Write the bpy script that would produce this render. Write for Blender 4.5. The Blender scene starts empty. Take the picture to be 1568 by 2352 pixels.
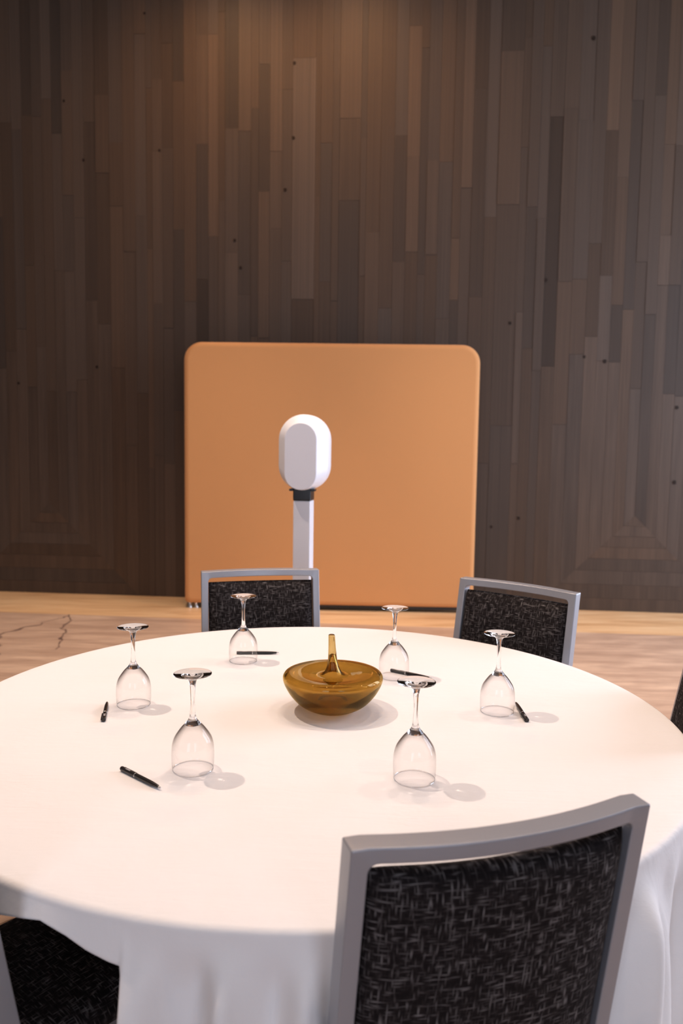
import bpy, bmesh, math, random
from mathutils import Vector, Matrix

random.seed(7)
scene = bpy.context.scene
C = scene.collection

# ------------------------------------------------------------------ camera
# world origin: floor point under the centre of the round table
F_PX, TILT, ROLL = 1829.0, 0.0938, 0.01438
CAM = Vector((0.0709, -1.9888, 1.4613))
fwd = Vector((0, math.cos(TILT), -math.sin(TILT)))
rt = Vector((1, 0, 0))
up = rt.cross(fwd)
r2 = math.cos(ROLL) * rt + math.sin(ROLL) * up
u2 = -math.sin(ROLL) * rt + math.cos(ROLL) * up
cd = bpy.data.cameras.new('camera')
cam = bpy.data.objects.new('camera', cd)
C.objects.link(cam)
m = Matrix.Identity(4)
for i in range(3):
    m[i][0] = r2[i]; m[i][1] = u2[i]; m[i][2] = -fwd[i]; m[i][3] = CAM[i]
cam.matrix_world = m
cd.sensor_fit = 'VERTICAL'
cd.sensor_height = 36.0
cd.sensor_width = 24.0
cd.lens = F_PX / 2352 * 36.0
cd.clip_start = 0.05
cd.dof.use_dof = True
cd.dof.focus_distance = 1.95
cd.dof.aperture_fstop = 3.6
scene.camera = cam

# ------------------------------------------------------------------ colour management, world
scene.view_settings.view_transform = 'Standard'
scene.view_settings.look = 'None'
scene.view_settings.gamma = 1.0
scene.view_settings.use_curve_mapping = False
scene.view_settings.exposure = 0.68
scene.cycles.use_denoising = True
scene.cycles.use_adaptive_sampling = True
scene.cycles.adaptive_threshold = 0.06
scene.cycles.max_bounces = 10
scene.cycles.diffuse_bounces = 3
scene.cycles.glossy_bounces = 4
scene.cycles.transmission_bounces = 10
scene.cycles.transparent_max_bounces = 24
scene.cycles.sample_clamp_indirect = 6.0
world = bpy.data.worlds.new('world')
scene.world = world
world.use_nodes = True
world.node_tree.nodes['Background'].inputs['Color'].default_value = (0.8, 0.88, 1.0, 1)
world.node_tree.nodes['Background'].inputs['Strength'].default_value = 0.3

# light levels
WARM = (1.0, 0.79, 0.66)
COOL = (0.74, 0.81, 1.0)
WASH = (1.0, 0.52, 0.20)
P_SPOT, P_BACK, P_KEY, P_WASH, P_WIN = 68.0, 260.0, 290.0, 66.0, 110.0

ROOM_H = 5.6
X_L, X_R, Y_REAR = -5.6, 5.2, -6.0
WIN = [(1.1, 1.7), (3.2, 1.7)]          # windows of the right-hand wall: centre y, width
WIN_REAR = [(-1.6, 1.7), (2.4, 1.7)]     # windows of the rear wall: centre x, width
WIN_Z = (0.35, 4.3)
for loc, rot in [((X_R - 0.02, wy, sum(WIN_Z) / 2), (0, math.radians(90), 0)) for wy, ww in WIN] + \
                [((wx, Y_REAR + 0.02, sum(WIN_Z) / 2), (math.radians(90), 0, 0)) for wx, ww in WIN_REAR]:
    ld = bpy.data.lights.new('daylight', 'AREA')
    ld.shape = 'RECTANGLE'
    ld.size, ld.size_y = (WIN_Z[1] - WIN_Z[0] - 0.1, 1.6) if rot[1] else (1.6, WIN_Z[1] - WIN_Z[0] - 0.1)
    ld.energy = P_WIN if rot[1] else P_WIN * 0.42
    ld.color = COOL
    lo = bpy.data.objects.new('daylight', ld)
    C.objects.link(lo)
    lo.location = loc
    lo.rotation_euler = rot

# ------------------------------------------------------------------ material helpers
def new_mat(name, base=(0.5, 0.5, 0.5), rough=0.5, metal=0.0, spec=0.5):
    mt = bpy.data.materials.new(name)
    mt.use_nodes = True
    b = mt.node_tree.nodes['Principled BSDF']
    b.inputs['Base Color'].default_value = (*base, 1)
    b.inputs['Roughness'].default_value = rough
    b.inputs['Metallic'].default_value = metal
    b.inputs['Specular IOR Level'].default_value = spec
    return mt, mt.node_tree, b

def node(nt, kind, **kw):
    n = nt.nodes.new(kind)
    for k, v in kw.items():
        setattr(n, k, v)
    return n

def ramp(nt, fac, stops):
    n = nt.nodes.new('ShaderNodeValToRGB')
    el = n.color_ramp.elements
    while len(el) < len(stops):
        el.new(0.5)
    for e, (p, c) in zip(el, stops):
        e.position = p
        e.color = (*c, 1) if len(c) == 3 else c
    nt.links.new(fac, n.inputs[0])
    return n.outputs['Color']

def noise(nt, vec, scale, detail=4, rough=0.5, dist=0.0):
    n = nt.nodes.new('ShaderNodeTexNoise')
    n.inputs['Scale'].default_value = scale
    n.inputs['Detail'].default_value = detail
    n.inputs['Roughness'].default_value = rough
    n.inputs['Distortion'].default_value = dist
    if vec is not None:
        nt.links.new(vec, n.inputs['Vector'])
    return n.outputs['Fac']

def mapping(nt, vec, scale=(1, 1, 1), rot=(0, 0, 0), loc=(0, 0, 0)):
    n = nt.nodes.new('ShaderNodeMapping')
    n.inputs['Scale'].default_value = scale
    n.inputs['Rotation'].default_value = rot
    n.inputs['Location'].default_value = loc
    nt.links.new(vec, n.inputs['Vector'])
    return n.outputs['Vector']

def coords(nt, which='Object'):
    return nt.nodes.new('ShaderNodeTexCoord').outputs[which]

def math_n(nt, op, a, b=None, clamp=False):
    n = nt.nodes.new('ShaderNodeMath')
    n.operation = op
    n.use_clamp = clamp
    for i, v in enumerate((a, b)):
        if v is None:
            continue
        if isinstance(v, (int, float)):
            n.inputs[i].default_value = v
        else:
            nt.links.new(v, n.inputs[i])
    return n.outputs[0]

def mix_col(nt, fac, a, b, blend='MIX'):
    n = nt.nodes.new('ShaderNodeMix')
    n.data_type = 'RGBA'
    n.blend_type = blend
    for s, v in ((n.inputs[0], fac), (n.inputs[6], a), (n.inputs[7], b)):
        if isinstance(v, (int, float)):
            s.default_value = v
        elif isinstance(v, tuple):
            s.default_value = (*v, 1) if len(v) == 3 else v
        else:
            nt.links.new(v, s)
    return n.outputs[2]

def bump(nt, bsdf, h, strength=0.2, dist=0.01):
    n = nt.nodes.new('ShaderNodeBump')
    n.inputs['Strength'].default_value = strength
    n.inputs['Distance'].default_value = dist
    nt.links.new(h, n.inputs['Height'])
    nt.links.new(n.outputs['Normal'], bsdf.inputs['Normal'])

# ------------------------------------------------------------------ object helpers
def mesh_obj(name, verts, faces, mat, parent=None, smooth=False, autosmooth=None):
    me = bpy.data.meshes.new(name)
    me.from_pydata([tuple(v) for v in verts], [], faces)
    me.update()
    bm = bmesh.new(); bm.from_mesh(me)
    bmesh.ops.recalc_face_normals(bm, faces=bm.faces)
    bm.to_mesh(me); bm.free()
    if smooth:
        for p in me.polygons:
            p.use_smooth = True
    if mat is not None:
        me.materials.append(mat)
    o = bpy.data.objects.new(name, me)
    C.objects.link(o)
    if parent is not None:
        o.parent = parent
    return o

def bevel(o, w, seg=2, angle=35):
    md = o.modifiers.new('bevel', 'BEVEL')
    md.width = w
    md.segments = seg
    md.limit_method = 'ANGLE'
    md.angle_limit = math.radians(angle)
    md.harden_normals = False
    for p in o.data.polygons:
        p.use_smooth = True
    wn = o.modifiers.new('wn', 'WEIGHTED_NORMAL')
    wn.keep_sharp = True
    return o

def box_vf(x0, x1, y0, y1, z0, z1):
    v = [(x0, y0, z0), (x1, y0, z0), (x1, y1, z0), (x0, y1, z0), (x0, y0, z1), (x1, y0, z1), (x1, y1, z1), (x0, y1, z1)]
    f = [(0, 3, 2, 1), (4, 5, 6, 7), (0, 1, 5, 4), (1, 2, 6, 5), (2, 3, 7, 6), (3, 0, 4, 7)]
    return v, f

def box(name, x0, x1, y0, y1, z0, z1, mat, parent=None):
    v, f = box_vf(x0, x1, y0, y1, z0, z1)
    return mesh_obj(name, v, f, mat, parent)

def joined_boxes(name, boxes, mat, parent=None):
    V, Fc = [], []
    for b in boxes:
        v, f = box_vf(*b)
        n = len(V)
        V += v
        Fc += [tuple(i + n for i in q) for q in f]
    return mesh_obj(name, V, Fc, mat, parent)

def lathe(name, prof, mat, parent=None, n=64, smooth=True, close=False, bend=None):
    """prof: list of (r, z) from one end to the other; r=0 ends become poles."""
    V, Fc, rings = [], [], []
    for r, z in prof:
        if r < 1e-6:
            rings.append([len(V)]); V.append((0, 0, z))
        else:
            rings.append(list(range(len(V), len(V) + n)))
            V += [(r * math.cos(2 * math.pi * i / n), r * math.sin(2 * math.pi * i / n), z) for i in range(n)]
    seq = list(zip(rings, rings[1:]))
    if close:
        seq.append((rings[-1], rings[0]))
    for a, b in seq:
        if len(a) == 1 and len(b) == 1:
            continue
        for i in range(n):
            j = (i + 1) % n
            if len(a) == 1:
                Fc.append((a[0], b[j], b[i]))
            elif len(b) == 1:
                Fc.append((a[i], a[j], b[0]))
            else:
                Fc.append((a[i], a[j], b[j], b[i]))
    if bend:
        V = [bend(*v) for v in V]
    return mesh_obj(name, V, Fc, mat, parent, smooth=smooth)

def spline(pts, k=8):
    """Catmull-Rom through (r, z) points."""
    out = []
    P = [pts[0]] + list(pts) + [pts[-1]]
    for i in range(1, len(P) - 2):
        p0, p1, p2, p3 = P[i - 1], P[i], P[i + 1], P[i + 2]
        for s in range(k):
            t = s / k
            out.append(tuple(max(0.0, 0.5 * ((2 * p1[c]) + (-p0[c] + p2[c]) * t + (2 * p0[c] - 5 * p1[c] + 4 * p2[c] - p3[c]) * t * t + (-p0[c] + 3 * p1[c] - 3 * p2[c] + p3[c]) * t ** 3)) if c == 0 else
                             0.5 * ((2 * p1[c]) + (-p0[c] + p2[c]) * t + (2 * p0[c] - 5 * p1[c] + 4 * p2[c] - p3[c]) * t * t + (-p0[c] + 3 * p1[c] - 3 * p2[c] + p3[c]) * t ** 3) for c in (0, 1)))
    out.append(pts[-1])
    return out

def tag(o, label=None, cat=None, group=None, kind=None):
    if label: o['label'] = label
    if cat: o['category'] = cat
    if group: o['group'] = group
    if kind: o['kind'] = kind
    return o

def empty(name, loc=(0, 0, 0), rz=0.0):
    o = bpy.data.objects.new(name, None)
    o.empty_display_size = 0.1
    C.objects.link(o)
    o.location = loc
    o.rotation_euler = (0, 0, rz)
    return o

def copy_tree(o, parent=None):
    c = o.copy()
    C.objects.link(c)
    if parent is not None:
        c.parent = parent
    for ch in list(o.children):
        copy_tree(ch, c)
    return c

def smoothstep(a, b, x):
    t = min(1.0, max(0.0, (x - a) / (b - a)))
    return t * t * (3 - 2 * t)

# ------------------------------------------------------------------ materials
# wall boards: tone comes from the board itself (object colour), grain is procedural
M_plank, nt, b = new_mat('stained_board', rough=0.55, spec=0.3)
oi = node(nt, 'ShaderNodeObjectInfo')
gm = node(nt, 'ShaderNodeNewGeometry')
add = node(nt, 'ShaderNodeVectorMath', operation='ADD')
nt.links.new(coords(nt, 'Object'), add.inputs[0])
cmb = node(nt, 'ShaderNodeCombineXYZ')
nt.links.new(math_n(nt, 'MULTIPLY', oi.outputs['Random'], 37.0), cmb.inputs[0])
nt.links.new(math_n(nt, 'MULTIPLY', oi.outputs['Random'], 91.0), cmb.inputs[2])
nt.links.new(cmb.outputs[0], add.inputs[1])
gr = noise(nt, mapping(nt, add.outputs[0], (70, 5, 1.6)), 1.0, 5, 0.6)
g2 = noise(nt, mapping(nt, add.outputs[0], (14, 3, 0.5)), 1.0, 3, 0.5)
gcol = ramp(nt, gr, [(0.30, (0.80, 0.78, 0.77)), (0.72, (1.12, 1.12, 1.12))])
gcol2 = ramp(nt, g2, [(0.30, (0.82, 0.82, 0.82)), (0.70, (1.12, 1.11, 1.10))])
c1 = mix_col(nt, 1.0, oi.outputs['Color'], gcol, 'MULTIPLY')
c2 = mix_col(nt, 1.0, c1, gcol2, 'MULTIPLY')
nt.links.new(c2, b.inputs['Base Color'])
bump(nt, b, gr, 0.15, 0.002)

M_knot, _, _ = new_mat('board_knot', (0.018, 0.010, 0.006), 0.6, 0, 0.2)
M_backing, _, _ = new_mat('wall_backing', (0.02, 0.014, 0.010), 0.8)
M_plaster, _, _ = new_mat('plaster', (0.26, 0.22, 0.18), 0.8, 0, 0.2)
M_ceil, _, _ = new_mat('ceiling_paint', (0.30, 0.26, 0.22), 0.85, 0, 0.2)

def seg_dist(nt, vec, a, bb):
    """distance in the floor plane from vec to the segment a-bb"""
    ab = Vector((bb[0] - a[0], bb[1] - a[1], 0))
    s = node(nt, 'ShaderNodeVectorMath', operation='SUBTRACT')
    nt.links.new(vec, s.inputs[0]); s.inputs[1].default_value = (a[0], a[1], 0)
    d = node(nt, 'ShaderNodeVectorMath', operation='DOT_PRODUCT')
    nt.links.new(s.outputs[0], d.inputs[0]); d.inputs[1].default_value = ab / ab.length_squared
    t = math_n(nt, 'MULTIPLY', d.outputs['Value'], 1.0, clamp=True)
    sc = node(nt, 'ShaderNodeVectorMath', operation='SCALE')
    sc.inputs[0].default_value = ab
    nt.links.new(t, sc.inputs['Scale'])
    s2 = node(nt, 'ShaderNodeVectorMath', operation='SUBTRACT')
    nt.links.new(s.outputs[0], s2.inputs[0]); nt.links.new(sc.outputs[0], s2.inputs[1])
    ml = node(nt, 'ShaderNodeVectorMath', operation='MULTIPLY')
    nt.links.new(s2.outputs[0], ml.inputs[0]); ml.inputs[1].default_value = (1, 1, 0)
    ln = node(nt, 'ShaderNodeVectorMath', operation='LENGTH')
    nt.links.new(ml.outputs[0], ln.inputs[0])
    return ln.outputs['Value']

# field stone: banded brown-grey marble with a few dark veins
M_floor, nt, b = new_mat('floor_stone', rough=0.32, spec=0.4)
oc = coords(nt, 'Object')
rz = math.radians(5.0)
n1 = noise(nt, mapping(nt, oc, (0.9, 5.0, 1), (0, 0, rz)), 1.6, 7, 0.62, 0.6)
n2 = noise(nt, mapping(nt, oc, (2.2, 14, 1), (0, 0, rz)), 2.0, 6, 0.6, 0.3)
colA = ramp(nt, n1, [(0.28, (0.34, 0.225, 0.16)), (0.5, (0.45, 0.315, 0.23)), (0.72, (0.60, 0.44, 0.32))])
colB = ramp(nt, n2, [(0.30, (0.84, 0.82, 0.82)), (0.65, (1.08, 1.07, 1.05))])
col = mix_col(nt, 1.0, colA, colB, 'MULTIPLY')
wob = node(nt, 'ShaderNodeTexNoise'); wob.inputs['Scale'].default_value = 6.0; wob.inputs['Detail'].default_value = 5
nt.links.new(oc, wob.inputs['Vector'])
wsub = node(nt, 'ShaderNodeVectorMath', operation='SUBTRACT')
nt.links.new(wob.outputs['Color'], wsub.inputs[0]); wsub.inputs[1].default_value = (0.5, 0.5, 0.5)
wsc = node(nt, 'ShaderNodeVectorMath', operation='SCALE'); wsc.inputs['Scale'].default_value = 0.16
nt.links.new(wsub.outputs[0], wsc.inputs[0])
wad = node(nt, 'ShaderNodeVectorMath', operation='ADD')
nt.links.new(oc, wad.inputs[0]); nt.links.new(wsc.outputs[0], wad.inputs[1])
vein = None
for a_, b_, w_ in (((-2.60, 3.35), (-2.41, 3.71), 0.030), ((-2.41, 3.71), (-2.24, 3.99), 0.022), ((-2.24, 3.99), (-2.10, 4.38), 0.010),
                   ((-2.12, 4.38), (-1.86, 3.32), 0.013), ((-2.42, 3.68), (-2.18, 3.15), 0.020)):
    d_ = seg_dist(nt, wad.outputs[0], a_, b_)
    v_ = math_n(nt, 'SUBTRACT', 1.0, math_n(nt, 'DIVIDE', d_, w_), clamp=True)
    vein = v_ if vein is None else math_n(nt, 'MAXIMUM', vein, v_)
vein = math_n(nt, 'MULTIPLY', vein, math_n(nt, 'ADD', 0.25, noise(nt, oc, 9.0, 4)), clamp=True)
vein = math_n(nt, 'MULTIPLY', vein, 1.25, clamp=True)
col = mix_col(nt, vein, col, (0.075, 0.045, 0.04))
nt.links.new(col, b.inputs['Base Color'])

# border stone along the wall: honey travertine, banded along its length
M_border, nt, b = new_mat('travertine', rough=0.3, spec=0.4)
oc = coords(nt, 'Object')
n1 = noise(nt, mapping(nt, oc, (0.7, 7.0, 1), (0, 0, rz)), 1.8, 7, 0.62, 0.7)
col = ramp(nt, n1, [(0.28, (0.46, 0.26, 0.12)), (0.48, (0.66, 0.42, 0.22)), (0.70, (0.78, 0.56, 0.33))])
nt.links.new(col, b.inputs['Base Color'])

# partition fabric
M_fab, nt, b = new_mat('orange_stretch_fabric', (0.62, 0.30, 0.115), 0.75, 0, 0.2)
b.inputs['Sheen Weight'].default_value = 0.15
bump(nt, b, noise(nt, coords(nt), 900, 2), 0.05, 0.001)

M_chrome, _, _ = new_mat('chrome', (0.85, 0.86, 0.88), 0.12, 1.0)
M_wplastic, _, _ = new_mat('white_plastic', (0.82, 0.82, 0.86), 0.38, 0, 0.5)
M_wpanel, _, _ = new_mat('white_matte_panel', (0.80, 0.80, 0.86), 0.5, 0, 0.4)
M_black, _, _ = new_mat('black_plastic', (0.008, 0.008, 0.009), 0.35, 0, 0.5)
M_table, _, _ = new_mat('table_ply', (0.30, 0.19, 0.10), 0.6)
M_steel, _, _ = new_mat('steel', (0.35, 0.35, 0.36), 0.4, 1.0)

# tablecloth
M_cloth, nt, b = new_mat('white_tablecloth', (0.84, 0.81, 0.79), 0.85, 0, 0.15)
b.inputs['Sheen Weight'].default_value = 0.1
oc = coords(nt)
w1 = noise(nt, mapping(nt, oc, (5, 26, 6), (0, 0, 0.6)), 1.0, 4, 0.6, 0.8)
w2 = noise(nt, oc, 7.0, 4, 0.55)
w3 = noise(nt, oc, 700.0, 1, 0.5)
h = math_n(nt, 'ADD', math_n(nt, 'MULTIPLY', w1, 0.5), math_n(nt, 'ADD', w2, math_n(nt, 'MULTIPLY', w3, 0.05)))
bump(nt, b, h, 0.30, 0.012)

# chair metal and fabric
M_frame, nt, b = new_mat('silver_painted_metal', (0.33, 0.335, 0.365), 0.38, 0.35, 0.5)
M_weave, nt, b = new_mat('charcoal_crosshatch_fabric', rough=0.9, spec=0.12)
oc = coords(nt)
va = noise(nt, mapping(nt, oc, (400, 60, 52)), 1.0, 0, 0.5)
ha = noise(nt, mapping(nt, oc, (52, 60, 400), loc=(3, 5, 7)), 1.0, 0, 0.5)
# the seat lies flat, so its second thread direction runs along local y
ya = noise(nt, mapping(nt, oc, (400, 52, 60), loc=(11, 2, 4)), 1.0, 0, 0.5)
yb = noise(nt, mapping(nt, oc, (52, 400, 60), loc=(1, 9, 4)), 1.0, 0, 0.5)
sepn = node(nt, 'ShaderNodeSeparateXYZ')
nt.links.new(oc, sepn.inputs[0])
isback = math_n(nt, 'GREATER_THAN', sepn.outputs['Z'], 0.495)
ta = math_n(nt, 'MAXIMUM', va, ha)
tb = math_n(nt, 'MAXIMUM', ya, yb)
tsel = node(nt, 'ShaderNodeMix'); tsel.data_type = 'FLOAT'
nt.links.new(isback, tsel.inputs[0]); nt.links.new(tb, tsel.inputs[2]); nt.links.new(ta, tsel.inputs[3])
thr = tsel.outputs[0]
fcol = ramp(nt, thr, [(0.48, (0.009, 0.0068, 0.0068)), (0.62, (0.022, 0.017, 0.0165)), (0.72, (0.075, 0.066, 0.064)), (0.86, (0.17, 0.155, 0.15))])
nt.links.new(fcol, b.inputs['Base Color'])
bump(nt, b, thr, 0.4, 0.0015)

# clear glass: thin wall that lets the lamps through, refracting towards the edges
def glass_mat(name, tint, refr_tint, lo, hi):
    mt = bpy.data.materials.new(name)
    mt.use_nodes = True
    nt = mt.node_tree
    nt.nodes.clear()
    out = node(nt, 'ShaderNodeOutputMaterial')
    tr = node(nt, 'ShaderNodeBsdfTransparent'); tr.inputs[0].default_value = (*tint, 1)
    gl = node(nt, 'ShaderNodeBsdfGlass'); gl.inputs['IOR'].default_value = 1.47; gl.inputs['Roughness'].default_value = 0.0
    gl.inputs['Color'].default_value = (*refr_tint, 1)
    lw = node(nt, 'ShaderNodeLayerWeight'); lw.inputs[0].default_value = 0.5
    mr = node(nt, 'ShaderNodeMapRange')
    mr.inputs['From Min'].default_value = 0.0; mr.inputs['From Max'].default_value = 1.0
    mr.inputs['To Min'].default_value = lo; mr.inputs['To Max'].default_value = hi
    nt.links.new(lw.outputs['Facing'], mr.inputs[0])
    mx = node(nt, 'ShaderNodeMixShader')
    nt.links.new(mr.outputs[0], mx.inputs[0]); nt.links.new(tr.outputs[0], mx.inputs[1]); nt.links.new(gl.outputs[0], mx.inputs[2])
    nt.links.new(mx.outputs[0], out.inputs[0])
    return mt
M_stem, nt, _b = new_mat('clear_glass_solid')
nt.nodes.remove(_b)
_g = node(nt, 'ShaderNodeBsdfGlass'); _g.inputs['IOR'].default_value = 1.48; _g.inputs['Roughness'].default_value = 0.0
nt.links.new(_g.outputs[0], nt.nodes['Material Output'].inputs[0])
# thin wall of the bowl: straight-through glass with a Fresnel reflection
M_glass, nt, _b = new_mat('clear_glass_thin')
nt.nodes.remove(_b)
_t = node(nt, 'ShaderNodeBsdfTransparent')
_gl = node(nt, 'ShaderNodeBsdfGlossy'); _gl.inputs['Roughness'].default_value = 0.0
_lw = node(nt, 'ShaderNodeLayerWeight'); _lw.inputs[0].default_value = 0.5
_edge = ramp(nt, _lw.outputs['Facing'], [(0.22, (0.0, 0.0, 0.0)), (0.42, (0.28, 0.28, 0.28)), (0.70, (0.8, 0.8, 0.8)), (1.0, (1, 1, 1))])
# refraction's dark shoulder edges put into the tint, stronger towards the stem
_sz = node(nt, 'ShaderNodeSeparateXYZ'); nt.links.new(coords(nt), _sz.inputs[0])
_shoulder = node(nt, 'ShaderNodeMapRange'); nt.links.new(_sz.outputs['Z'], _shoulder.inputs[0])
_shoulder.inputs['From Min'].default_value = 0.046; _shoulder.inputs['From Max'].default_value = 0.082
_shoulder.inputs['To Min'].default_value = 0.10; _shoulder.inputs['To Max'].default_value = 0.95
_amt = math_n(nt, 'MULTIPLY', _edge, _shoulder.outputs[0])
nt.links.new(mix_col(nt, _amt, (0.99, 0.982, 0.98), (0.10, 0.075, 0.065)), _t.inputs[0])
_f5 = math_n(nt, 'ADD', 0.035, math_n(nt, 'MULTIPLY', math_n(nt, 'POWER', _lw.outputs['Facing'], 5.0), 0.7))
_m = node(nt, 'ShaderNodeMixShader')
nt.links.new(_f5, _m.inputs[0])
nt.links.new(_t.outputs[0], _m.inputs[1]); nt.links.new(_gl.outputs[0], _m.inputs[2])
nt.links.new(_m.outputs[0], nt.nodes['Material Output'].inputs[0])
M_amber = glass_mat('amber_glass', (0.92, 0.86, 0.78), (0.80, 0.67, 0.40), 0.9, 1.0)

M_pen, _, _ = new_mat('pen_black', (0.010, 0.008, 0.008), 0.3, 0, 0.5)
M_pensilver, _, _ = new_mat('pen_silver', (0.7, 0.7, 0.72), 0.25, 1.0)
M_print, _, _ = new_mat('pen_print', (0.55, 0.52, 0.52), 0.5)
M_lamp = bpy.data.materials.new('lamp_lens'); M_lamp.use_nodes = True
_e = M_lamp.node_tree.nodes['Principled BSDF']
_e.inputs['Emission Color'].default_value = (*WARM, 1); _e.inputs['Emission Strength'].default_value = 60.0

# ------------------------------------------------------------------ setting
WYAW = math.radians(-5.017)
WA = Vector((-3.0681, 5.2544, 0))
we = Vector((math.cos(WYAW), math.sin(WYAW), 0)); wn = Vector((-we.y, we.x, 0))
def wpt(u, off=0.0, z=0.0):          # point at u metres along the wall, off metres in front of it
    p = WA + we * u - wn * off
    return Vector((p.x, p.y, z))

U0, U1 = -3.2, 9.2
BORDER = 0.82
# floor field up to the border joint, border strip from the joint to the wall
a, b_, c_, d_ = wpt(U0, BORDER), wpt(U1, BORDER), Vector((X_R + 0.9, Y_REAR - 0.3, 0)), Vector((X_L - 0.9, Y_REAR - 0.3, 0))
def slab(name, pts, z0, z1, mat, parent=None):
    n = len(pts)
    V = [(p.x, p.y, z0) for p in pts] + [(p.x, p.y, z1) for p in pts]
    Fc = [tuple(range(n))[::-1], tuple(range(n, 2 * n))] + [(i, (i + 1) % n, (i + 1) % n + n, i + n) for i in range(n)]
    return mesh_obj(name, V, Fc, mat, parent)
floor = tag(slab('floor', [a, b_, c_, d_], -0.08, 0.0, M_floor), kind='structure')
trim = tag(slab('trim_1', [wpt(U0, BORDER - 0.002), wpt(U1, BORDER - 0.002), wpt(U1, -0.2), wpt(U0, -0.2)], -0.08, 0.0, M_border), kind='structure')

# back wall: dark backing with real boards on it
v, f = box_vf(U0, U1, 0.022, 0.16, 0.0, ROOM_H)
wall_back = tag(mesh_obj('wall_back', v, f, M_backing), kind='structure')
wall_back.location = WA
wall_back.rotation_euler = (0, 0, WYAW)

unit = bpy.data.meshes.new('board')
v, f = box_vf(0, 1, 0, 1, 0, 1)
unit.from_pydata(v, [], f); unit.materials.append(M_plank)
GAP = 0.0012
def tone_col(t):
    """board stain: t about -2..2.5, darker to lighter, with a little hue drift"""
    k = 0.066 * (1.0 + 0.15 * t)
    hue = random.uniform(-1, 1)
    return (k * (1.12 + 0.06 * hue), k * (0.75 - 0.01 * hue), k * (0.52 - 0.05 * hue), 1)

def board(u0, u1, z0, z1, t):
    o = bpy.data.objects.new('plank', unit)
    C.objects.link(o)
    o.parent = wall_back
    pr = random.uniform(0.0, 0.004)
    o.location = (u0 + GAP / 2, -pr, z0 + GAP / 2)
    o.scale = (u1 - u0 - GAP, 0.0225 + pr, z1 - z0 - GAP)
    o.color = tone_col(t)
    return o

def poly_board(pts, t):
    """board with mitred ends: pts = (u, z) outline"""
    cu = sum(p[0] for p in pts) / len(pts); cz = sum(p[1] for p in pts) / len(pts)
    pts = [(p[0] - cu, p[1] - cz) for p in pts]
    n = len(pts); pr = random.uniform(0.0, 0.003)
    V = [(p[0], -pr, p[1]) for p in pts] + [(p[0], 0.0225, p[1]) for p in pts]
    Fc = [tuple(range(n)), tuple(range(n, 2 * n))[::-1]] + [(i, (i + 1) % n, (i + 1) % n + n, i + n) for i in range(n)]
    o = mesh_obj('plank', V, Fc, M_plank, wall_back)
    o.location = (cu, 0, cz)
    o.color = tone_col(t)
    return o

KS = [0.0, 0.09, 0.18, 0.275, 0.375, 0.48, 0.60, 0.72, 0.83]
APEX_Z = 0.83
MOTIFS = (0.489, 5.656)
edges = []
for ua in MOTIFS:
    edges += [ua - k for k in KS[::-1]] + [ua + k for k in KS[1:]]
mid = [1.319, 1.42, 1.47, 1.56, 1.655, 1.75, 1.857, 1.963, 2.05, 2.11, 2.225, 2.334, 2.40, 2.497, 2.60, 2.69, 2.886, 2.93, 3.03, 3.09, 3.27, 3.32, 3.44, 3.555, 3.66, 3.765,
       3.83, 3.93, 4.044, 4.115, 4.205, 4.315, 4.415, 4.60, 4.66, 4.75, 4.826]
edges = sorted(set([round(e, 4) for e in edges if e < 1.33 or e > 4.8] + [round(e, 4) for e in mid if 1.33 < e < 4.8]))
SPECIAL = [(0.535, 0.593, 4.34, 5.6, 2), (0.692, 0.794, 3.53, 4.57, 1), (0.618, 0.697, 2.89, 4.05, 1), (0.81, 0.92, 2.63, 4.14, -1.5), (2.494, 2.598, 3.87, 5.6, 2),
           (1.96, 2.053, 4.83, 5.6, 1.5), (2.399, 2.497, 3.54, 4.58, -1.5), (2.69, 2.888, 2.64, 4.62, 2.7), (2.604, 2.69, 2.96, 4.37, 0), (2.225, 2.334, 4.04, 5.6, 1.2),
           (0.688, 0.792, 1.83, 2.88, 1.5), (1.861, 1.967, 3.95, 4.83, 1), (1.854, 1.962, 2.81, 3.94, -1), (3.671, 3.765, 3.81, 4.85, 2.6),
           (3.548, 3.649, 3.98, 5.6, 1), (3.57, 3.665, 2.95, 3.98, -1), (4.12, 4.213, 3.55, 5.6, 2), (4.2, 4.3, 4.34, 5.6, -1.5), (4.324, 4.416, 3.31, 5.6, 1.2),
           (4.405, 4.59, 4.63, 5.6, -1.2), (4.424, 4.605, 3.41, 4.63, 0.8), (5.285, 5.388, 4.0, 5.6, 2.6), (5.3, 5.396, 2.84, 3.99, -1.2), (4.66, 4.75, 2.23, 3.39, -1.2),
           (5.05, 5.17, 2.8, 4.07, 0.5), (5.304, 5.36, 2.13, 2.83, 1.8), (5.767, 5.837, 2.75, 3.15, 1.5), (4.044, 4.113, 2.63, 3.14, 1.5), (5.187, 5.269, 2.34, 3.09, -1.2),
           (5.2, 5.27, 0.58, 2.33, 1.6), (5.388, 5.487, 2.13, 2.59, -2), (5.4, 5.46, 0.77, 2.12, 1.5), (5.84, 5.91, 1.87, 2.75, -2), (5.85, 5.91, 0.59, 1.86, 1.2)]
H_TONE = [0.2, 0.7, 0.2, 0.9, -0.8, 0.5, -0.4, -0.2]
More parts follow.
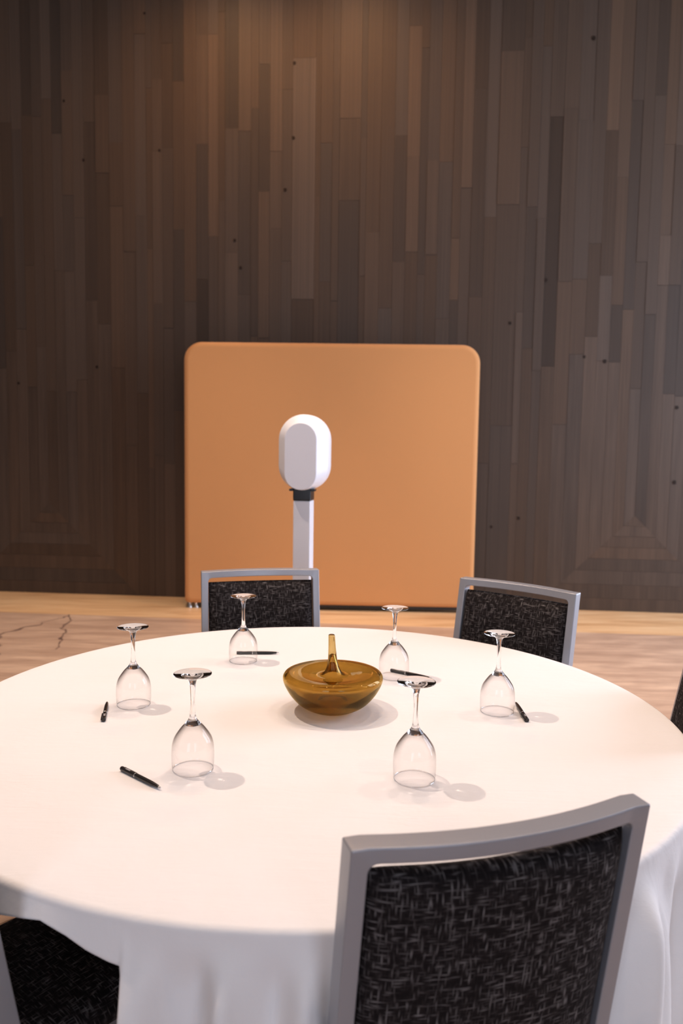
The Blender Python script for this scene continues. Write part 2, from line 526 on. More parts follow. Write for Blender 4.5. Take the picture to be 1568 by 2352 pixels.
for ci in range(len(edges) - 1):
    u0, u1 = edges[ci], edges[ci + 1]
    uc = (u0 + u1) / 2
    motif = next((ua for ua in MOTIFS if abs(uc - ua) < KS[-1]), None)
    zb = 0.0
    if motif is not None:
        zb = APEX_Z - min(abs(u0 - motif), abs(u1 - motif))     # higher end of the mitred bottom
    segs = []
    for s in SPECIAL:
        sc_ = (s[0] + s[1]) / 2
        if u0 <= sc_ < u1:
            segs.append([s[2], s[3], s[4]])
    segs.sort()
    z = zb
    lower = zb
    full = []
    def fill(z0, z1):
        while z1 - z0 > 2.6:
            L = random.uniform(1.0, 2.1)
            full.append([z0, z0 + L, random.gauss(0, 0.85)]); z0 += L
        if z1 - z0 > 0.02:
            if z1 - z0 > 1.6 and random.random() < 0.5:
                zz = random.uniform(z0 + 0.5, z1 - 0.5)
                full.append([z0, zz, random.gauss(0, 0.85)]); z0 = zz
            full.append([z0, z1, random.gauss(0, 0.85)])
    for s in segs:
        if s[0] > z + 0.15:
            fill(z, s[0])
        else:
            s[0] = z
        full.append(s); z = min(s[1], ROOM_H)
    if ROOM_H - z > 0.05:
        fill(z, ROOM_H)
    for k, (z0, z1, t) in enumerate(full):
        z1 = min(z1, ROOM_H)
        if k == 0 and motif is not None:
            zl0 = APEX_Z - abs(u0 - motif); zl1 = APEX_Z - abs(u1 - motif)
            # mitred foot: a polygon from the two bottom heights to the top of this board
            poly_board([(u0 + GAP / 2, max(zl0, 0)), (u1 - GAP / 2, max(zl1, 0)), (u1 - GAP / 2, z1 - GAP), (u0 + GAP / 2, z1 - GAP)], t)
        else:
            board(u0, u1, z0, z1, t)
for ua in MOTIFS:
    for i in range(len(KS) - 1):
        k0, k1 = KS[i], KS[i + 1]
        zt, zl = APEX_Z - k0, APEX_Z - k1
        pts = [(ua - k1, zl + GAP), (ua + k1, zl + GAP), (ua + k0, zt), (ua - k0, zt)] if k0 > 0 else [(ua - k1, zl + GAP), (ua + k1, zl + GAP), (ua, zt)]
        poly_board(pts, H_TONE[i] + random.uniform(-0.25, 0.25))
# boards further along the wall, outside the picture: one joined part
V, Fc = [], []
for lo_, hi_ in ((U0, edges[0]), (edges[-1], U1)):
    u = lo_
    while u < hi_ - 0.01:
        w = min(random.choice((0.06, 0.09, 0.1, 0.12, 0.19)), hi_ - u)
        z = 0.0
        while z < ROOM_H - 0.01:
            L = min(random.uniform(1.0, 2.4), ROOM_H - z)
            vv, ff = box_vf(u + GAP / 2, u + w - GAP / 2, -random.uniform(0, 0.004), 0.0225, z, z + L - GAP)
            n = len(V); V += vv; Fc += [tuple(i + n for i in q) for q in ff]
            z += L
        u += w
far_boards = mesh_obj('plank_field', V, Fc, M_plank, wall_back)
far_boards['kind'] = 'stuff'
far_boards.color = tone_col(0)
# knots in the wood
KN = [(0.693, 4.319), (0.86, 3.823), (1.414, 5.015), (1.535, 3.892), (2.701, 4.58), (2.698, 3.976), (2.631, 3.552), (2.248, 2.905), (2.194, 3.136), (4.556, 2.44), (4.839, 2.795),
      (5.148, 4.71), (0.955, 2.05), (0.227, 1.902), (4.682, 0.788), (4.454, 0.707), (5.967, 1.121), (5.955, 1.748), (5.179, 2.161), (5.348, 2.126)]
for ku, kz in KN:
    n = 14
    rr = random.uniform(0.010, 0.016)
    pts = [(rr * random.uniform(0.8, 1.15) * math.cos(2 * math.pi * i / n), rr * 1.15 * random.uniform(0.85, 1.1) * math.sin(2 * math.pi * i / n)) for i in range(n)]
    V = [(p[0], -0.0008, p[1]) for p in pts] + [(p[0], 0.004, p[1]) for p in pts]
    Fc = [tuple(range(n)), tuple(range(n, 2 * n))[::-1]] + [(i, (i + 1) % n, (i + 1) % n + n, i + n) for i in range(n)]
    o = mesh_obj('knot', V, Fc, M_knot, wall_back)
    o.location = (ku, -0.0042, kz)

# other walls and ceiling of the room (out of the picture, they bounce the light)
yl = wpt(-2.6).y + 0.6
tag(box('wall_left', X_L - 0.15, X_L, Y_REAR, yl, 0, ROOM_H, M_plaster), kind='structure')
pieces = [(X_L - 0.15, X_R + 0.15, Y_REAR - 0.15, Y_REAR, 0, WIN_Z[0]), (X_L - 0.15, X_R + 0.15, Y_REAR - 0.15, Y_REAR, WIN_Z[1], ROOM_H)]
xcur = X_L - 0.15
for wx, ww in WIN_REAR:
    pieces.append((xcur, wx - ww / 2, Y_REAR - 0.15, Y_REAR, WIN_Z[0], WIN_Z[1])); xcur = wx + ww / 2
pieces.append((xcur, X_R + 0.15, Y_REAR - 0.15, Y_REAR, WIN_Z[0], WIN_Z[1]))
tag(joined_boxes('wall_rear', pieces, M_plaster), kind='structure')
yr = wpt(8.2).y + 0.2
pieces = [(X_R, X_R + 0.15, Y_REAR, yr, 0, WIN_Z[0]), (X_R, X_R + 0.15, Y_REAR, yr, WIN_Z[1], ROOM_H)]
ycur = Y_REAR
for wy, ww in WIN:
    pieces.append((X_R, X_R + 0.15, ycur, wy - ww / 2, WIN_Z[0], WIN_Z[1])); ycur = wy + ww / 2
pieces.append((X_R, X_R + 0.15, ycur, yr, WIN_Z[0], WIN_Z[1]))
tag(joined_boxes('wall_right', pieces, M_plaster), kind='structure')
M_wframe, _, _ = new_mat('window_frame', (0.06, 0.05, 0.045), 0.5)
M_pane = glass_mat('window_pane', (0.9, 0.95, 1.0), (1, 1, 1), 0.0, 0.3)
for i, (wy, ww) in enumerate(WIN):
    fr = 0.05
    y0, y1, z0, z1 = wy - ww / 2, wy + ww / 2, *WIN_Z
    w_ = tag(joined_boxes('window_%d' % (i + 1), [(X_R + 0.03, X_R + 0.1, y0, y0 + fr, z0, z1), (X_R + 0.03, X_R + 0.1, y1 - fr, y1, z0, z1),
                                                  (X_R + 0.03, X_R + 0.1, y0 + fr, y1 - fr, z0, z0 + fr), (X_R + 0.03, X_R + 0.1, y0 + fr, y1 - fr, z1 - fr, z1)], M_wframe), kind='structure')
    box('pane', X_R + 0.06, X_R + 0.066, y0 + fr, y1 - fr, z0 + fr, z1 - fr, M_pane, w_)
for i, (wx, ww) in enumerate(WIN_REAR):
    fr = 0.05
    x0, x1, z0, z1 = wx - ww / 2, wx + ww / 2, *WIN_Z
    ya, yb_ = Y_REAR - 0.1, Y_REAR - 0.03
    w_ = tag(joined_boxes('window_%d' % (i + 1 + len(WIN)), [(x0, x0 + fr, ya, yb_, z0, z1), (x1 - fr, x1, ya, yb_, z0, z1), (x0 + fr, x1 - fr, ya, yb_, z0, z0 + fr), (x0 + fr, x1 - fr, ya, yb_, z1 - fr, z1)], M_wframe), kind='structure')
    box('pane', x0 + fr, x1 - fr, Y_REAR - 0.066, Y_REAR - 0.06, z0 + fr, z1 - fr, M_pane, w_)
ceiling = tag(box('ceiling', X_L - 0.15, X_R + 0.15, Y_REAR - 0.15, yl + 0.2, ROOM_H, ROOM_H + 0.1, M_ceil), kind='structure')

def downlight(x, y, power, angle=80, blend=0.7, color=WARM, radius=0.05, aim=None, caustic=False):
    ring = lathe('downlight', [(0.09, 0.0), (0.09, -0.012), (0.07, -0.012), (0.06, 0.0)], M_wplastic, ceiling, n=28)
    ring.location = (x, y, ROOM_H - 0.001)
    lens = lathe('lamp_lens', [(0.0, -0.006), (0.058, -0.006), (0.058, -0.001)], M_lamp, ring, n=24)
    ld = bpy.data.lights.new('lamp', 'SPOT')
    ld.energy = power; ld.color = color; ld.shadow_soft_size = radius
    ld.spot_size = math.radians(angle); ld.spot_blend = blend
    ld.cycles.is_caustics_light = caustic
    lo = bpy.data.objects.new('lamp', ld)
    C.objects.link(lo)
    lo.parent = ring
    lo.location = (0, 0, -0.03)
    if aim is not None:
        d = Vector(aim) - Vector((x, y, ROOM_H - 0.03))
        lo.rotation_euler = d.to_track_quat('-Z', 'Y').to_euler()
    return ring
# the key lamp that throws the glass shadows, then the rest of the ceiling lamps
downlight(-1.9, 0.9, P_KEY, 70, 0.6, aim=(-0.1, 0.1, 0.76), caustic=True)
for x, y in ((0.15, 0.5), (1.9, 0.9), (-0.4, 1.6), (0.6, 1.3)):
    downlight(x, y, P_SPOT, 75, 0.7, caustic=True)
for x, y in ((-3.8, 0.9), (3.6, 0.9), (-1.9, -1.6), (1.9, -1.6)):
    downlight(x, y, P_SPOT * 0.5, 80, 0.7)
for x, y in ((-3.2, 3.3), (-1.1, 3.2), (1.0, 3.1), (3.1, 3.0)):  # back row, filled out with added lamps that brighten the floor
    downlight(x, y, P_BACK * (0.8 if x > 2 else 1.0), 54, 0.7)
for u in (2.1, 3.2):
    p = wpt(u, 0.9)
    downlight(p.x, p.y, P_WASH, 150, 1.0, WASH)

# ------------------------------------------------------------------ orange fabric partition
def rounded_rect(w, h, r, seg=10):
    pts = []
    for cx, cz, a0 in ((w / 2 - r, h - r, 0), (-w / 2 + r, h - r, 90), (-w / 2 + r, r, 180), (w / 2 - r, r, 270)):
        for i in range(seg + 1):
            a = math.radians(a0 + 90 * i / seg)
            pts.append((cx + r * math.cos(a), cz + r * math.sin(a)))
    return pts
pl, pr_ = Vector((-1.229, 4.680, 0)), Vector((1.170, 4.618, 0))
pmid = (pl + pr_) / 2
pang = math.atan2(pr_.y - pl.y, pr_.x - pl.x)
part = empty('fabric_partition', pmid, pang)
tag(part, 'tall free-standing orange fabric screen with rounded top corners by the wood wall', 'screen')
PW, PH, PB, PT = (pr_ - pl).length + 0.035, 2.225, 0.045, 0.06
def part_outline(inset):
    """outline with big top corners, small bottom corners"""
    w, pts = PW - 2 * inset, []
    zt, zb = PH - inset, PB + inset
    for cx, cz, a0, r in ((1, 1, 0, 0.15 - inset), (-1, 1, 90, 0.15 - inset), (-1, -1, 180, 0.035), (1, -1, 270, 0.035)):
        r = max(r, 0.01)
        ox = cx * (w / 2 - r); oz = (zt - r) if cz > 0 else (zb + r)
        for i in range(13):
            a = math.radians(a0 + 90 * i / 12)
            pts.append((ox + r * math.cos(a), oz + r * math.sin(a)))
    return pts
V, Fc = [], []
loops = []
nb = 8
for k in range(nb + 1):            # rounded edge tube from front face to back face
    a = math.pi * k / nb
    inset = 0.040 * (1 - math.sin(a)); y = -math.cos(a) * PT / 2
    o_ = part_outline(inset)
    loops.append(list(range(len(V), len(V) + len(o_))))
    V += [(p[0], y, p[1]) for p in o_]
n = len(loops[0])
for a_, b_ in zip(loops, loops[1:]):
    Fc += [(a_[i], a_[(i + 1) % n], b_[(i + 1) % n], b_[i]) for i in range(n)]
panel_lo, panel_hi = loops[0], loops[-1]
Fc += [tuple(panel_lo), tuple(panel_hi[::-1])]
panel = mesh_obj('fabric_panel', V, Fc, M_fab, part)
for p in panel.data.polygons:
    p.use_smooth = len(p.vertices) == 4
for sx in (-1, 1):
    for dx in (0.0, 0.055):
        lg = lathe('foot', [(0, 0), (0.02, 0), (0.022, 0.004), (0.02, 0.008), (0.016, 0.012), (0.016, 0.06), (0, 0.06)], M_chrome, part, n=24)
        lg.location = (sx * (PW / 2 - 0.04 - dx), 0, 0)
box('base_bar', -PW / 2 + 0.11, PW / 2 - 0.11, -0.012, 0.012, 0.022, 0.05, M_black, part)

# ------------------------------------------------------------------ white dispenser stand
TY = 1.75
tot = empty('dispenser_stand', (-0.108, TY, 0), math.radians(-9))
tag(tot, 'white pill-shaped dispenser on a slim white post in front of the orange screen', 'dispenser')
bp = box('base_plate', -0.17, 0.17, -0.15, 0.17, 0, 0.012, M_wplastic, tot); bevel(bp, 0.004)
ps = box('post', -0.041, 0.041, -0.045, 0.045, 0.012, 1.163, M_wplastic, tot); bevel(ps, 0.006, 3)
nk = box('neck', -0.042, 0.042, -0.046, 0.046, 1.163, 1.225, M_black, tot); bevel(nk, 0.005)
for sx in (-1, 1):
    box('bracket', 0.051 * sx - 0.009, 0.051 * sx + 0.009, -0.045, 0.0, 1.208, 1.218, M_black, tot)
def pill(w, h, cz, seg=20, cx=0.0):
    r = w / 2
    pts = []
    for i in range(seg + 1):
        a = math.pi * i / seg
        pts.append((cx + r * math.cos(a), cz + h / 2 - r + r * math.sin(a)))
    for i in range(seg + 1):
        a = math.pi + math.pi * i / seg
        pts.append((cx + r * math.cos(a), cz - h / 2 + r + r * math.sin(a)))
    return pts
HZ = 1.386
rings = [(pill(0.14, 0.27, HZ), 0.085), (pill(0.225, 0.345, HZ), 0.075), (pill(0.236, 0.356, HZ), 0.06), (pill(0.236, 0.356, HZ), -0.015), (pill(0.232, 0.352, HZ), -0.02), (pill(0.150, 0.308, HZ - 0.016), -0.080)]
V, Fc, L = [], [], []
for pts, y in rings:
    L.append(list(range(len(V), len(V) + len(pts)))); V += [(p[0], y, p[1]) for p in pts]
n = len(L[0])
for a_, b_ in zip(L, L[1:]):
    Fc += [(a_[i], a_[(i + 1) % n], b_[(i + 1) % n], b_[i]) for i in range(n)]
Fc += [tuple(L[0][::-1]), tuple(L[-1])]
hd = mesh_obj('housing', V, Fc, M_wplastic, tot)
for p in hd.data.polygons:
    p.use_smooth = len(p.vertices) == 4
md = hd.modifiers.new('es', 'EDGE_SPLIT'); md.split_angle = math.radians(28)
fp = [(pill(0.149, 0.307, HZ - 0.016), -0.080), (pill(0.149, 0.307, HZ - 0.016), -0.083), (pill(0.144, 0.302, HZ - 0.016), -0.0845)]
V, Fc, L = [], [], []
for pts, y in fp:
    L.append(list(range(len(V), len(V) + len(pts)))); V += [(p[0], y, p[1]) for p in pts]
for a_, b_ in zip(L, L[1:]):
    Fc += [(a_[i], a_[(i + 1) % n], b_[(i + 1) % n], b_[i]) for i in range(n)]
Fc += [tuple(L[0][::-1]), tuple(L[-1])]
mesh_obj('front_panel', V, Fc, M_wpanel, hd)

# ------------------------------------------------------------------ round table and its cloth
R_T, Z_T = 0.914, 0.757
tb = tag(empty('round_table'), 'round banquet table hidden under the white cloth', 'table')
tt = lathe('table_top', [(0, Z_T - 0.02), (R_T - 0.004, Z_T - 0.02), (R_T - 0.002, Z_T - 0.01), (R_T - 0.004, Z_T - 0.0015), (0, Z_T - 0.0015)], M_table, tb, n=96)
for i in range(4):
    an = math.radians(45 + 90 * i)
    lg = lathe('leg', [(0, 0.0), (0.016, 0.0), (0.016, 0.72), (0, 0.737)], M_steel, tb, n=16)
    lg.location = (0.22 * math.cos(an), 0.22 * math.sin(an), 0)

# where a chair is pushed in, the cloth is short: it laps the chair and folds inwards
TUCKS = [(102.6, 13.5, 2.5), (50.1, 13.5, 2.5), (0.5, 14.5, 2.5), (-71.2, 12.6, 1.5), (-131.8, 26.5, 1.1)]
def tuck_w(deg):
    best = 0.0
    for c, hw, tr in TUCKS:
        d = abs((deg - c + 180) % 360 - 180)
        best = max(best, 1 - smoothstep(hw, hw + tr, d))
    return best
HEM = [(-180, 0.10), (-125, 0.09), (-119.5, 0.053), (-114, 0.035), (-111, 0.047), (-108.7, 0.062), (-106.4, 0.072), (-104.2, 0.077), (-100, 0.09), (180, 0.095)]
def hem(deg):
    for (a0, h0), (a1, h1) in zip(HEM, HEM[1:]):
        if a0 <= deg <= a1:
            return h0 + (h1 - h0) * (deg - a0) / (a1 - a0)
    return 0.095
NT, NP = 1440, 46
DROP = 0.63
ph = [random.uniform(0, 6.28) for _ in range(8)]
def folds(th, d):
    lean_ = 0.35 * d                                   # folds run slightly askew
    t = th + lean_ * math.sin(2 * th + ph[4])
    a = math.sin(23 * t + ph[0] + 0.9 * math.sin(5 * t + ph[3]))
    b_ = math.sin(46 * t + ph[1] + 0.8 * math.sin(9 * t))
    fine = 1 - smoothstep(0.12, 0.45, d)
    return 0.8 * a + (0.25 + 0.55 * fine) * b_ + 0.35 * math.sin(11 * t + ph[2])
# single deep pleats between the two nearest chairs and on the right: angle, half width, depth
PLEATS = [(-102.4, 1.5, 0.016), (-97.6, 1.5, -0.024), (-95.3, 1.3, 0.018), (-90.6, 1.6, -0.022), (-87.9, 1.3, 0.016), (-50, 2.2, 0.02), (-44, 1.8, -0.022), (-38, 2.2, 0.02), (-31, 1.8, -0.022), (-24, 2.2, 0.02)]
def pleat(deg, d):
    if not -112 < deg < -15:
        return 0.0
    g = smoothstep(0.012, 0.10, d)
    return g * sum(a_ * math.exp(-((deg + 9 * d * (1 if c_ > -60 else 0.4) - c_) / w_) ** 2) for c_, w_, a_ in PLEATS)
V, Fc = [], []
V.append((0, 0, 0.76))
top_r = [0.12, 0.3, 0.5, 0.7, 0.82, 0.88, 0.905]
rings = []
for r in top_r:
    rings.append(list(range(len(V), len(V) + NT)))
    V += [(r * math.cos(2 * math.pi * i / NT), r * math.sin(2 * math.pi * i / NT), 0.76) for i in range(NT)]
ED = 0.012
for k in range(NP):
    rings.append(list(range(len(V), len(V) + NT)))
    for i in range(NT):
        th = 2 * math.pi * i / NT
        deg = (math.degrees(th) + 180) % 360 - 180
        w = tuck_w(deg)
        if k < 5:                              # the rounded edge over the table rim
            a = math.pi / 2 * (k + 1) / 5
            r = 0.905 + ED * math.sin(a); z = 0.76 - ED * (1 - math.cos(a))
        else:
            p = ((k - 4) / (NP - 5)) ** 1.35
            d = DROP * p
            fo = folds(th, d)
            amp = 0.014 * smoothstep(0.010, 0.12, d) + 0.022 * smoothstep(0.05, 0.45, d)
            rh = 0.917 + 0.05 * d + amp * fo + pleat(deg, d) + 0.012 * smoothstep(0, 0.2, d)
            zh = 0.748 - d
            hm = hem(deg) - ED
            if p < 0.2:
                q = p / 0.2
                rt_, zt_ = 0.917 + 0.010 * q, 0.748 - hm * q
            else:
                q = (p - 0.2) / 0.8
                rt_ = 0.927 - 0.008 * smoothstep(0, 0.06, q) - 0.24 * q
                zt_ = 0.748 - hm + 0.004 * smoothstep(0, 0.1, q) - 0.085 * q
            r = rh * (1 - w) + rt_ * w; z = zh * (1 - w) + zt_ * w
        V.append((r * math.cos(th), r * math.sin(th), z))
for i in range(NT):
    Fc.append((0, rings[0][i], rings[0][(i + 1) % NT]))
for a_, b_ in zip(rings, rings[1:]):
    Fc += [(a_[i], b_[i], b_[(i + 1) % NT], a_[(i + 1) % NT]) for i in range(NT)]
cloth = mesh_obj('tablecloth', V, Fc, M_cloth, smooth=True)
tag(cloth, 'white tablecloth draped over the round table', 'tablecloth')
cloth.cycles.is_caustics_receiver = True

# ------------------------------------------------------------------ chairs
CW, CH = 0.458, 0.94          # back width and height
ST_W, ST_D = 0.026, 0.040      # stile width (seen from front) and depth
def back_y(z):                 # back leans outward above the seat
    return -0.205 - (z - 0.45) * 0.175 if z > 0.45 else -0.205 - (0.45 - z) * 0.10
def bow(x):
    t = min(1.0, abs(x) / (CW / 2 - ST_W))
    return 0.028 * (1 - t * t)
def make_chair():
    root = empty('banquet_chair')
    # inverted U of the back frame, with rounded inner corners
    pairs = []
    xo, xi, zo, zi = CW / 2, CW / 2 - ST_W, CH, CH - ST_W * 0.95
    ir = 0.014
    for k in range(13):
        z = 0.45 + (zi - ir - 0.45) * k / 12
        pairs.append(((-xo, z), (-xi, z)))
    for k in range(1, 5):
        a = math.pi / 2 * k / 5
        inner = (-xi + ir - ir * math.cos(a), zi - ir + ir * math.sin(a))
        outer = (-xo, zi - ir + (zo - zi + ir) * k / 2.5) if k <= 2 else (-xo + (xo - xi + ir) * (k - 2.5) / 2.5, zo)
        pairs.append((outer, inner))
    pairs.insert(-2, ((-xo, zo), (-xi + ir - ir * math.cos(math.pi / 4), zi - ir + ir * math.sin(math.pi / 4))))
    NX = 24
    for k in range(NX + 1):
        x = (-xi + ir) + 2 * (xi - ir) * k / NX
        pairs.append(((x, zo), (x, zi)))
    left = [p for p in pairs[:len(pairs) - NX - 1]]
    pairs += [((-o[0], o[1]), (-i_[0], i_[1])) for o, i_ in left[::-1]]
    V, Fc = [], []
    for o, i_ in pairs:
        for (x, z), yy in ((o, ST_D / 2), (i_, ST_D / 2), (i_, -ST_D / 2), (o, -ST_D / 2)):
            V.append((x, back_y(z) - bow(x) + yy, z))
    for k in range(len(pairs) - 1):
        a0, b0 = 4 * k, 4 * (k + 1)
        for e in range(4):
            Fc.append((a0 + e, a0 + (e + 1) % 4, b0 + (e + 1) % 4, b0 + e))
    Fc += [(3, 2, 1, 0), tuple(4 * (len(pairs) - 1) + e for e in range(4))]
    bf = mesh_obj('back_frame', V, Fc, M_frame, root)
    bevel(bf, 0.003, 2, 40)
    # upholstered back pad
    nx, nz = 30, 34
    x1 = xi - 0.0015
    V, Fc = [], []
    for side in (1, -1):
        for j in range(nz + 1):
            for i in range(nx + 1):
                a = -1 + 2 * i / nx; c = -1 + 2 * j / nz
                # denser sampling near the edges
                a = math.sin(a * math.pi / 2); c = math.sin(c * math.pi / 2)
                x = a * x1
                zt = 0.898 - 0.003 * (1 - a * a)
                z = 0.492 + (zt - 0.492) * (c + 1) / 2
                e = max(0.0, (1 - abs(a) ** 10)) ** 0.5 * max(0.0, (1 - abs(c) ** 12)) ** 0.5
                th = (0.034 if side > 0 else 0.024) * e
                if side > 0:
                    th += 0.014 * (1 - a * a) * (1 - c * c)
                else:
                    th += 0.006 * (1 - a * a) * (1 - c ** 8)
                V.append((x, back_y(z) - bow(x) + side * th, z))
    w_ = nx + 1; off = w_ * (nz + 1)
    for j in range(nz):
        for i in range(nx):
            q = j * w_ + i
            Fc.append((q, q + 1, q + 1 + w_, q + w_))
            q += off
            Fc.append((q, q + w_, q + 1 + w_, q + 1))
    pad = mesh_obj('backrest', V, Fc, M_weave, root, smooth=True)
    bm = bmesh.new(); bm.from_mesh(pad.data)
    bmesh.ops.remove_doubles(bm, verts=bm.verts, dist=0.0003)
    bmesh.ops.recalc_face_normals(bm, faces=bm.faces)
    bm.to_mesh(pad.data); bm.free()
    # seat cushion
    V, Fc = [], []
    nx = ny = 20
    for side in (1, -1):
        for j in range(ny + 1):
            for i in range(nx + 1):
                a = math.sin((-1 + 2 * i / nx) * math.pi / 2); c = math.sin((-1 + 2 * j / ny) * math.pi / 2)
                hw = 0.192
                e = max(0.0, (1 - abs(a) ** 8)) ** 0.5 * max(0.0, (1 - abs(c) ** 8)) ** 0.5
                z = 0.448 + (0.030 * e + 0.012 * (1 - a * a) * (1 - c * c) if side > 0 else -0.022 * e)
                V.append((a * hw, 0.02 + c * 0.215, z))
    w_ = nx + 1; off = w_ * (ny + 1)
    for j in range(ny):
        for i in range(nx):
            q = j * w_ + i
            Fc.append((q, q + 1, q + 1 + w_, q + w_)); q += off
            Fc.append((q, q + w_, q + 1 + w_, q + 1))
    seat = mesh_obj('seat', V, Fc, M_weave, root, smooth=True)
    bm = bmesh.new(); bm.from_mesh(seat.data)
    bmesh.ops.remove_doubles(bm, verts=bm.verts, dist=0.0003)
    bmesh.ops.recalc_face_normals(bm, faces=bm.faces)
    bm.to_mesh(seat.data); bm.free()
    # seat frame
    sf = joined_boxes('seat_frame', [(-0.165, -0.145, -0.18, 0.20, 0.405, 0.428), (0.145, 0.165, -0.18, 0.20, 0.405, 0.428), (-0.145, 0.145, 0.18, 0.20, 0.405, 0.428), (-0.145, 0.145, -0.18, -0.16, 0.405, 0.428)], M_frame, root)
    cb = box('cross_bar', -xi, xi, back_y(0.47) - 0.012, back_y(0.47) + 0.012, 0.453, 0.475, M_frame, root)
    for sx in (-1, 1):
        V, Fc = [], []
        for z in (0.0, 0.15, 0.30, 0.4495):                  # rear leg, splayed back
            for dx, dy in ((-0.013, -0.018), (0.013, -0.018), (0.013, 0.018), (-0.013, 0.018)):
                V.append((sx * (CW / 2 - 0.013) + dx, back_y(z) + dy, z))
        for k in range(3):
            for e in range(4):
                Fc.append((4 * k + e, 4 * k + (e + 1) % 4, 4 * k + 4 + (e + 1) % 4, 4 * k + 4 + e))
        Fc += [(0, 3, 2, 1), (12, 13, 14, 15)]
        mesh_obj('leg', V, Fc, M_frame, root)
        V = []
        for z, y in ((0.0, 0.205), (0.427, 0.175)):
            for dx, dy in ((-0.012, -0.012), (0.012, -0.012), (0.012, 0.012), (-0.012, 0.012)):
                V.append((sx * 0.178 + dx, y + dy, z))
        mesh_obj('leg', V, [(0, 1, 5, 4), (1, 2, 6, 5), (2, 3, 7, 6), (3, 0, 4, 7), (0, 3, 2, 1), (4, 5, 6, 7)], M_frame, root)
    return root
chair0 = make_chair()
top_c = back_y(CH)
CHAIRS = [  # top-rail mid point, facing vector angle, which face of the rail was measured, label
    ((-0.238, 1.068), 12.69 - 90, 'front', 'dark woven chair facing the camera in front of the orange screen'),
    ((0.698, 0.834), -39.30 - 90, 'front', 'dark woven chair at far right of the table, right of the orange screen'),
    (None, 163.0, None, 'dark woven chair cut off by the right edge of the photo'),
    ((0.307, -0.955), 18.31 + 90, 'rear', 'nearest chair, silver frame and dark back turned to the camera'),
    (None, 51.0, None, 'chair tucked under the cloth at the bottom left corner'),
]
used = False
for mid_, ang, face, lab in CHAIRS:
    o = chair0 if not used else copy_tree(chair0)
    used = True
    fa = math.radians(ang)
    fv = Vector((math.cos(fa), math.sin(fa), 0))
    if mid_ is not None:
        if face == 'rear':
            ref = top_c - ST_D / 2
        else:
            ref = top_c + ST_D / 2
        pos = Vector((*mid_, 0)) - fv * ref
    elif 'right edge' in lab:
        pos = Vector((1.0 * math.cos(math.radians(0.6)), 1.0 * math.sin(math.radians(0.6)), 0)) - fv * back_y(0.80)
    else:
        pos = Vector((0.955 * math.cos(math.radians(-129)), 0.955 * math.sin(math.radians(-129)), 0)) - fv * back_y(0.64)
    o.location = pos
    o.rotation_euler = (0, 0, fa - math.pi / 2)
    tag(o, lab, 'chair', 'banquet chairs around the table')

# ------------------------------------------------------------------ amber glass vessel
ves = empty('glass_vessel', (0.055, 0.013, 0.7602))
tag(ves, 'amber glass vessel with a pointed stem at the middle of the table', 'vessel')
def lean(x, y, z):
    k = max(0.0, z - 0.10)
    return (x - 0.05 * k, y, z)
outer = spline([(0.0, 0.004), (0.030, 0.003), (0.046, 0.0), (0.068, 0.008), (0.090, 0.022), (0.110, 0.044), (0.123, 0.066), (0.1285, 0.082), (0.127, 0.092), (0.118, 0.0985), (0.090, 0.0985), (0.060, 0.0945),
                (0.038, 0.0925), (0.026, 0.0965), (0.0175, 0.108), (0.0125, 0.128), (0.0100, 0.155), (0.0088, 0.180), (0.0082, 0.194), (0.0060, 0.1975), (0.0, 0.1975)], 6)
inner = spline([(0.0, 0.016), (0.030, 0.015), (0.048, 0.0155), (0.066, 0.020), (0.086, 0.034), (0.104, 0.052), (0.116, 0.069), (0.1215, 0.083), (0.116, 0.0925), (0.090, 0.0925), (0.060, 0.0885), (0.036, 0.087), (0.022, 0.092), (0.013, 0.106), (0.0078, 0.128), (0.004, 0.145), (0.0, 0.148)], 6)
body = lathe('body', outer, M_amber, ves, n=96, bend=lean)
inn = lathe('inner_wall', inner[::-1], M_amber, ves, n=96, bend=lean)
for p in inn.data.polygons:
    p.flip()

# ------------------------------------------------------------------ upturned wine glasses
def make_glass():
    root = empty('wine_glass')
    # thin-walled bowl up to the shoulder, then the solid foot of the stem
    thin = spline([(0.0420, 0.0012), (0.0436, 0.010), (0.0443, 0.025), (0.0441, 0.042), (0.0428, 0.0555), (0.0390, 0.0685), (0.0322, 0.080), (0.0232, 0.0920), (0.0165, 0.0985)], 8)
    bowl = lathe('bowl', thin, M_glass, root, n=72)
    rim = lathe('rim', [(0.0413, 0.0009), (0.0416, 0.0003), (0.0420, 0.0), (0.0424, 0.0003), (0.0427, 0.0009), (0.0424, 0.0015), (0.0420, 0.0018), (0.0416, 0.0015)], M_stem, bowl, n=96, close=True)
    sh = spline([(0.0, 0.0955), (0.0080, 0.0953), (0.0145, 0.0960), (0.0168, 0.0982), (0.0150, 0.1012), (0.0105, 0.1065), (0.0076, 0.1125), (0.0059, 0.1200), (0.0050, 0.1320), (0.0046, 0.1470), (0.0050, 0.1650), (0.0064, 0.1830), (0.0098, 0.1935), (0.0180, 0.1985), (0.0300, 0.2022), (0.0385, 0.2042), (0.0392, 0.2052), (0.0385, 0.2062), (0.0250, 0.2070), (0.0, 0.2074)], 5)
    stem = lathe('stem', sh, M_stem, root, n=64)
    for o_ in (rim, stem):
        o_.cycles.is_caustics_caster = True
    return root
g0 = make_glass()
GL = [((-0.2345, -0.3675), 'upturned wine glass nearest the camera on the left, beside the nearest pen'),
      ((-0.463, 0.0294), 'leftmost upturned wine glass, with a black pen to its left'),
      ((-0.2294, 0.4468), 'upturned wine glass in front of the chair facing the camera'),
      ((0.232, 0.3052), 'upturned wine glass standing just behind the amber vessel on its right'),
      ((0.2291, -0.4013), 'upturned wine glass closest to the nearest chair, with no pen of its own'),
      ((0.4807, 0.016), 'rightmost upturned wine glass, with a black pen just right of its rim')]
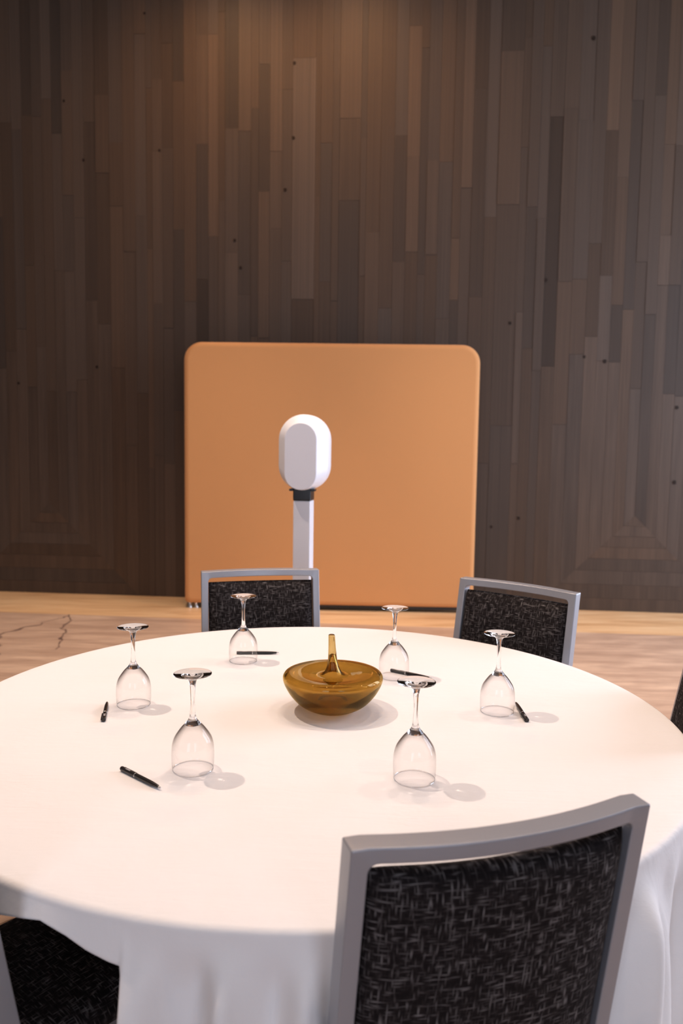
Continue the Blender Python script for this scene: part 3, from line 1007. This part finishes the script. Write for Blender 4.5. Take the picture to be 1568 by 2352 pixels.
for i, (p, lab) in enumerate(GL):
    o = g0 if i == 0 else copy_tree(g0)
    o.location = (p[0], p[1], 0.7604)
    o.rotation_euler = (0, 0, i * 0.7)
    tag(o, lab, 'wine glass', 'upturned wine glasses on the table')

# ------------------------------------------------------------------ pens
PL, PR = 0.138, 0.0050
def make_pen():
    root = empty('ballpoint_pen')
    # built along +x from the blunt end (0) to the tip (PL)
    rot = Matrix.Rotation(math.pi / 2, 4, 'Y')
    def turn(o):
        o.data.transform(rot)
        return o
    barrel = turn(lathe('barrel', spline([(0, 0), (0.0042, 0.0), (0.0048, 0.002), (PR, 0.006), (PR, 0.045), (PR, 0.085), (0.0046, 0.108), (0.0036, 0.122), (0.0029, 0.128), (0, 0.128)], 4), M_pen, root, n=24))
    turn(lathe('tip', [(0, 0.127), (0.0028, 0.1275), (0.0019, 0.1345), (0.0007, 0.1355), (0.0006, PL), (0, PL)], M_pensilver, root, n=20))
    turn(lathe('ring', [(PR + 0.0001, 0.0500), (PR + 0.00035, 0.0503), (PR + 0.00035, 0.0517), (PR + 0.0001, 0.0520)], M_pensilver, barrel, n=24))
    cl = box('clip', 0.003, 0.046, PR - 0.0004, PR + 0.0024, -0.0018, 0.0018, M_pen, root); bevel(cl, 0.0006)
    # worn imprint: short pale strokes wrapped on the upper side of the barrel
    V, Fc = [], []
    for k in range(9):
        x = 0.017 + k * 0.0018
        a0, a1 = math.radians(62 + random.uniform(-4, 4)), math.radians(112 + random.uniform(-6, 6))
        n = len(V)
        for s in range(5):
            a = a0 + (a1 - a0) * s / 4
            for dx in (0, 0.0010):
                V.append((x + dx, -(PR + 0.0001) * math.cos(a), (PR + 0.0001) * math.sin(a)))
        for s in range(4):
            Fc.append((n + 2 * s, n + 2 * s + 1, n + 2 * s + 3, n + 2 * s + 2))
    mesh_obj('imprint', V, Fc, M_print, barrel)
    return root
pen0 = make_pen()
PENS = [((-0.381, -0.382), (-0.281, -0.470), 'black pen at the front left, lying toward the nearest left glass'),
        ((-0.502, -0.102), (-0.535, 0.042), 'black pen left of the leftmost glass, tip pointing away'),
        ((-0.260, 0.521), (-0.131, 0.528), 'black pen lying crosswise behind the farthest glass'),
        ((0.226, 0.353), (0.306, 0.300), 'black pen behind the vessel, half hidden by a glass foot'),
        ((0.541, -0.062), (0.541, 0.068), 'black pen resting beside the rightmost glass')]
for i, (a_, b_, lab) in enumerate(PENS):
    o = pen0 if i == 0 else copy_tree(pen0)
    o.location = (a_[0], a_[1], 0.7604 + PR)
    o.rotation_euler = (0, 0, math.atan2(b_[1] - a_[1], b_[0] - a_[0]))
    tag(o, lab, 'pen', 'black pens on the table')
